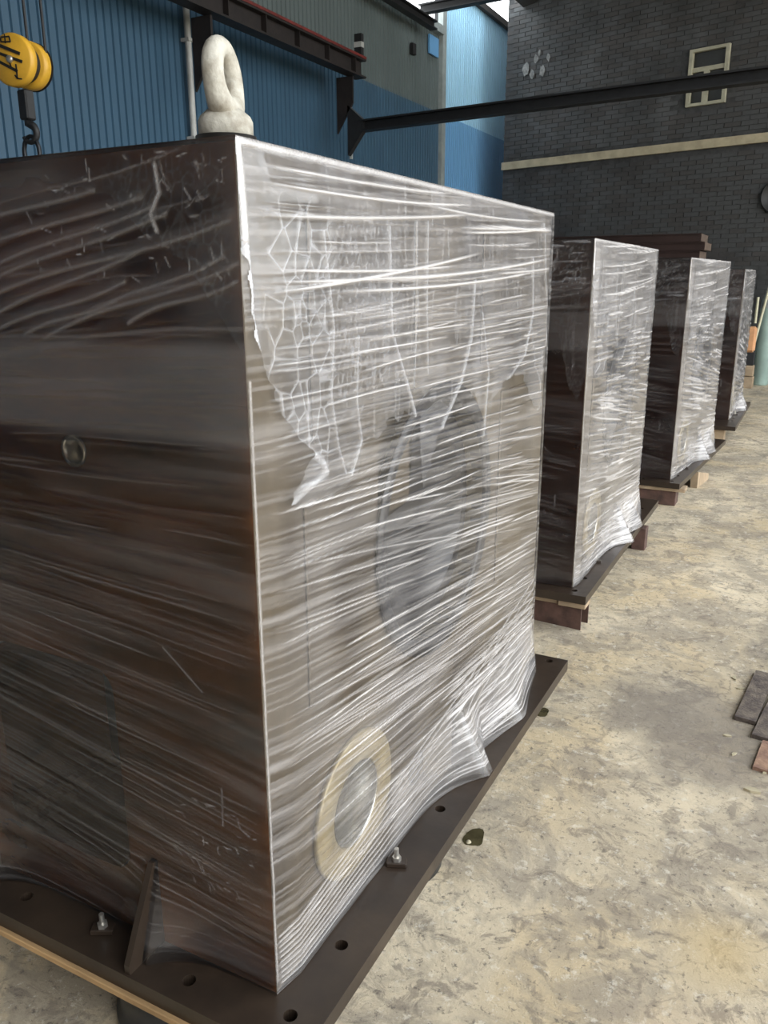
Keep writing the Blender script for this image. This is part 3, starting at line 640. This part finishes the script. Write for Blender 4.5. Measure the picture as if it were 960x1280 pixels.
    parts=[(C,fR(.0085),mask)]
    K=Sheet(x0-.004,xr+.002,Z(1.0),zt+.004,res*1.3,150+i)
    if i==0: pl=[(x0-.1,1.62),(-1.2,1.66),(-1.05,1.64),(-.93,1.56),(-.85,1.50),(-.80,1.42),(-.76,1.38),(-.76,1.9),(x0-.1,1.9)]
    else: pl=[(X(a),Z(b)) for a,b in ((-2,1.36),(-1.05,1.34),(-.90,1.32),(-.87,1.20),(-.84,1.08),(-.80,1.03),(-.785,1.06),(-.76,1.2),(-.76,1.9),(-2,1.9))]
    U,V=np.meshgrid(K.u,K.v,indexing='ij'); mk_=inpoly(U,V+.02*(smooth_noise(K.nu,K.nv,30,20,K.rg)-.5),pl)
    K.z+=.0; K.cloud(10,20,.16,.5); K.cells(X(-1.05),xr,Z(1.45),zt,c_(160),.0025,.35 if i==0 else .5,1.2,.002)
    if i: 
        K.cells(X(-.93),xr,Z(1.05),Z(1.5),c_(60),.003,.4,2.0,.002); K.band(Z(1.4),zt,x0,xr,c_(60),(.05,-.03),(.1,.4),(.002,.004),(.1,.5),(-.02,.02))
        [K.line([(X(-.845+.012*t_+K.rg.normal()*.004),Z(1.5)),(X(-.86+.010*t_+K.rg.normal()*.005),Z(1.38)),(X(-.862+.013*t_+K.rg.normal()*.005),Z(1.25)),(X(-.852+.012*t_),Z(1.14)),(X(-.815+.008*t_),Z(1.05+.02*t_)),(xr,Z(1.06+.03*t_))],.0028,.30,.004,.6) for t_ in range(4)]
    parts.append((K,fL(.0025),mk_))
    build_film('cover_film',parts,MT['cover'],m)
    return m,O
W_=1.06
mA,OA=machine(0,'nearest and largest film-wrapped machine housing, white lifting eye on its top corner',-.772,1.02,2.61,1.694,W_,-.655,.915,2.695,.0023)
mB,OB=machine(1,'second film-wrapped dark brown machine housing in the row, on timber and a rusty channel',-.835,3.42,4.87,1.655,W_,-.75,3.335,5.16,.005)
mC,OC=machine(2,'third film-wrapped dark brown machine housing in the row, dark steel frames visible above it',-.775,5.75,7.28,1.632,W_,-.69,5.66,7.50,.007,math.radians(-3.6))
mD,OD=machine(3,'farthest and smallest-looking film-wrapped machine housing, beside the green gas cylinder',-.668,8.6,9.93,1.590,W_,-.565,8.2,10.05,.009)

# ---- lifting eye bolt on the near machine
eb=Vector((-.886,1.150,0)); zb=1.724
e=MB(); e.lathe([(0,1.700),(.049,1.700),(.049,zb),(.0,zb)],36,Matrix.Translation((eb.x,eb.y,0))); o=e.obj('washer',MT['washer'],mA); o.location=OA
e=MB(); e.lathe([(.041,zb),(.044,zb+.004),(.044,zb+.022),(.040,zb+.030),(.028,zb+.040),(0,zb+.046)],36,Matrix.Translation((eb.x,eb.y,0)))
pts=[];rs=[]
for q in range(36):
    a=-PI/2+2*PI*q/36; pts.append((eb.x-.012*math.cos(a)-.004*math.sin(a),eb.y+.040*math.cos(a),zb+.083+.047*math.sin(a)))
    rs.append(.0170+.006*max(0,-math.sin(a))**2)
e.tube(pts,rs,16,closed=True); o=e.obj('eye_bolt',MT['eye'],mA,label='white painted lifting eye bolt'); o.location=OA

# ================================================================ SUPPORTS UNDER THE MACHINES
def tag(o,label,cat,group=None):
    o['label']=label; o['category']=cat
    if group: o['group']=group
    return o
tag(MB().box(-1.93,-.74,.905,1.0,.117,.132,bev=.002).obj('plywood_strip',MT['ply']),'tan plywood strip sandwiched under the front edge of the nearest base plate','wood strip')
def pad(x,y,rr,lab,h=.117):
    m_=MB(); m_.lathe([(0,0),(rr,0),(rr,.02),(rr*.94,.03),(rr*.9,h-.02),(rr*.97,h-.012),(rr*.97,h-.001),(0,h-.001)],40); o=m_.obj('support_pad',MT['pad']); o.location=(x,y,0); return tag(o,lab,'support')
pad(-1.045,1.045,.135,'round black support pad under the front edge of the nearest base plate')
pad(-.835,1.66,.125,'round black support pad under the right side of the nearest base plate',.131)
# second machine
tag(MB().box(-1.93,-.88,3.36,3.46,.105,.131,bev=.003).obj('timber_strip',MT['wood']),'pale timber strip under the front of the second machine, left piece','wood strip')
tag(MB().box(-.875,-.752,3.345,3.44,.105,.131,bev=.003).obj('timber_strip',MT['wood']),'short pale timber strip under the front right corner of the second machine','wood strip')
def channel(x,y,rz,L_,wd,h,lab,mt='rust'):
    c=MB(); t=.006; c.box(0,L_,-wd/2,wd/2,h-t,h).box(0,L_,-wd/2,-wd/2+t,0,h-t).box(0,L_,wd/2-t,wd/2,0,h-t); o=c.obj('steel_channel',MT[mt]); o.location=(x,y,0); o.rotation_euler=(0,0,rz); return tag(o,lab,'steel channel')
channel(-1.9,3.52,-.10,1.14,.10,.104,'rusty brown steel channel under the front of the second machine')
tag(MB().box(-.80,-.725,4.62,4.70,0,.131,bev=.003).obj('brick_block',MT['rust']),'small reddish block under the right side of the second machine','block')
tag(MB().box(-1.83,-.66,5.68,5.80,.105,.131,bev=.003).obj('timber_strip',MT['wood']),'pale timber strip under the front edge of the third machine','wood strip')
tag(MB().box(-1.7,-.72,5.70,5.84,0,.104,bev=.003).obj('timber_bearer',MT['rust']),'dark timber bearer under the front edge of the third machine','timber')
w1=MB().prism([(0,0),(.34,0),(.34,.05),(0,.125)],.05,frame((0,0,0),(0,1,0),(0,0,1))).obj('timber_wedge',MT['wood']); w1.location=(-.70,6.30,0); w1.rotation_euler=(0,0,-.12); tag(w1,'pale timber wedge on the floor beside the third machine','wedge')
tag(MB().box(-1.7,-.66,8.26,8.40,0,.131,bev=.003).obj('timber_bearer',MT['wood']),'pale timber bearer under the front edge of the farthest machine','timber')

# ================================================================ BACKGROUND THINGS
rk=thing('steel_trestle','dark trestle carrying stacked brown frames behind the machine row','trestle',(-2.3,11.2,0))
for sx in (-.8,.8):
    for sy in (-.3,.3): MB().box(sx-.04,sx+.04,sy-.04,sy+.04,0,1.68).obj('leg',MT['rack'],rk)
    MB().box(sx-.04,sx+.04,-.34,.34,1.68,1.74).obj('cross_bar',MT['rack'],rk)
labs=['lowest dark brown steel frame in the stack behind the machines','middle dark brown steel frame in the stack behind the machines','topmost dark brown steel frame in the stack behind the machines']
for k,(z0,x0,x1) in enumerate(((1.742,-.95,.93),(1.842,-.98,.98),(1.942,-1.0,.93))):
    fr_=thing('stacked_frame',labs[k],'steel frame',(-2.3,11.2,z0),group='stacked brown steel frames')
    for sy in (-.36,.30): 
        m_=MB(); m_.box(x0,x1,sy,sy+.06,0,.012).box(x0,x1,sy,sy+.06,.082,.094).box(x0,x1,sy+.02,sy+.032,.012,.082); m_.obj('long_rail',MT['rack'],fr_)
    for xx in (x0,x1-.05): MB().box(xx,xx+.05,-.30,.30,.005,.09).obj('end_rail',MT['rackend'] if xx>0 else MT['rack'],fr_)
cy=thing('gas_cylinder','pale sea-green gas cylinder standing before the brick wall at right edge','gas cylinder',(-.655,13.28,0))
MB().lathe([(0,.0),(.105,.0),(.112,.02),(.112,1.10)],32).obj('cylinder_body',MT['teal'],cy)
MB().lathe([(.112,1.10),(.112,1.16),(.10,1.23),(.065,1.30),(.035,1.33),(.035,1.36),(0,1.36)],32).obj('shoulder',MT['cylgrey'],cy,label='grey shoulder of the cylinder')
MB().lathe([(0,1.36),(.04,1.36),(.04,1.47),(0,1.48)],20).obj('valve_cap',MT['cylgrey'],cy)
tb_=thing('leaning_tube','pale cream tube leaning in front of the green gas cylinder','tube',(-.86,12.99,0))
MB().tube([(0,0,0),(.20,.05,1.47)],.018,10).obj('tube_run',MT['cream'],tb_)
MB().tube([(.065,-.02,.90),(.065,-.02,1.26)],.018,10).obj('side_tube',MT['cream'],tb_)
tag(MB().box(-.95,-.72,12.75,12.95,0,.16,bev=.01).box(-.94,-.73,12.76,12.94,.17,.32,bev=.01).obj('pale_block',MT['wood']),'pale blocks stacked on the floor left of the gas cylinder','block')
tag(MB().box(-.93,-.74,12.77,12.93,.321,.50,bev=.01).obj('dark_crate',MT['black']),'small dark crate on pale blocks left of the gas cylinder','crate')
tag(MB().box(-.92,-.75,12.78,12.92,.501,.86,bev=.03).obj('orange_container',MT['orange']),'faded orange container on the dark crate left of the gas cylinder','container')

# ---- steel offcuts at the right
def slab(x,y,rz,L_,wd,z0,h,mt,lab,taper=0,ty=0):
    m_=MB(); m_.add([(-wd/2,0,0),(wd/2,0,0),(wd/2-taper,L_,0),(-wd/2+taper,L_,0),(-wd/2,0,h),(wd/2,0,h),(wd/2-taper,L_,h),(-wd/2+taper,L_,h)],[(3,2,1,0),(4,5,6,7),(0,1,5,4),(1,2,6,5),(2,3,7,6),(3,0,4,7)])
    o=m_.obj('steel_offcut',MT[mt]); o.location=(x,y,z0); o.rotation_euler=(ty,0,rz); return tag(o,lab,'steel scrap',None)
slab(-.055,2.84,-.10,.42,.070,0,.016,'offcut','leftmost dark grey steel offcut bar lying at the right edge')
slab(.010,2.74,-.13,.50,.075,0,.015,'offcut','grey steel offcut bar beside the leftmost, with reddish cut end')
slab(.020,2.54,-.10,.185,.060,0,.012,'offred','short orange-brown steel offcut nearest the camera at right edge')
slab(.105,2.50,.15,.16,.02,0,.015,'rust','thin dark rusty bar right of the orange-brown offcut')
slab(.115,2.72,-.13,.6,.10,0,.022,'offcut','wide dark steel offcut partly cut by the right frame edge')
CH=['pale chip just left of the leftmost steel offcut','small chip left of the orange-brown offcut end','pale chip nearest the camera, below the orange-brown offcut','white chip beyond the offcuts, farthest left on the dark patch','white chip beyond the offcuts, closer to the leftmost bar','flat chip touching the front of the orange-brown offcut']
for k,(x,y,a,s) in enumerate(((-.10,2.72,.3,.012),(-.07,2.61,1.2,.010),(.0,2.42,.2,.02),(-.12,3.18,2,.014),(-.09,3.10,.6,.013),(.03,2.55,1.1,.015))):
    o=MB().prism([(s*math.cos(q*PI/3+.3*(q%2))*(1.4 if q%2 else .9),s*.6*math.sin(q*PI/3)) for q in range(6)],s*.4).obj('metal_chip',MT['band']); o.location=(x,y,0); o.rotation_euler=(0,0,a)
    tag(o,CH[k],'debris','chips by the offcuts')
# ---- oil spots on the floor
def spot(x,y,rr,seed,lab,sx=1,sy=1,rz=0,lobe=None):
    q=random.Random(seed); n=26; poly=[]
    for k in range(n):
        a=2*PI*k/n; R_=rr*(1+.13*math.sin(3*a+seed)+.08*q.random()); 
        if lobe: R_*=1+lobe*max(0,math.cos(a-.9))**6
        poly.append((R_*math.cos(a)*sx,R_*math.sin(a)*sy))
    o=MB().prism(poly,.0016).obj('oil_spot',MT['puddle']); o.location=(x,y,.0002); o.rotation_euler=(0,0,rz); return tag(o,lab,'oil spot')
spot(-.677,1.825,.026,3,'dark oil spot with pale centre on the floor beside the nearest machine',1,1.2,.3,.7)
spot(-.716,2.585,.030,5,'dark oil spot at the far right corner of the nearest base plate',1,1.0,.2)
o=MB().lathe([(0,.004),(.006,.003),(.008,0)],12).obj('pebble',MT['band']); o.location=(-.682,1.805,.0018); tag(o,'tiny pale pebble sitting in the oil spot beside the nearest machine','pebble')
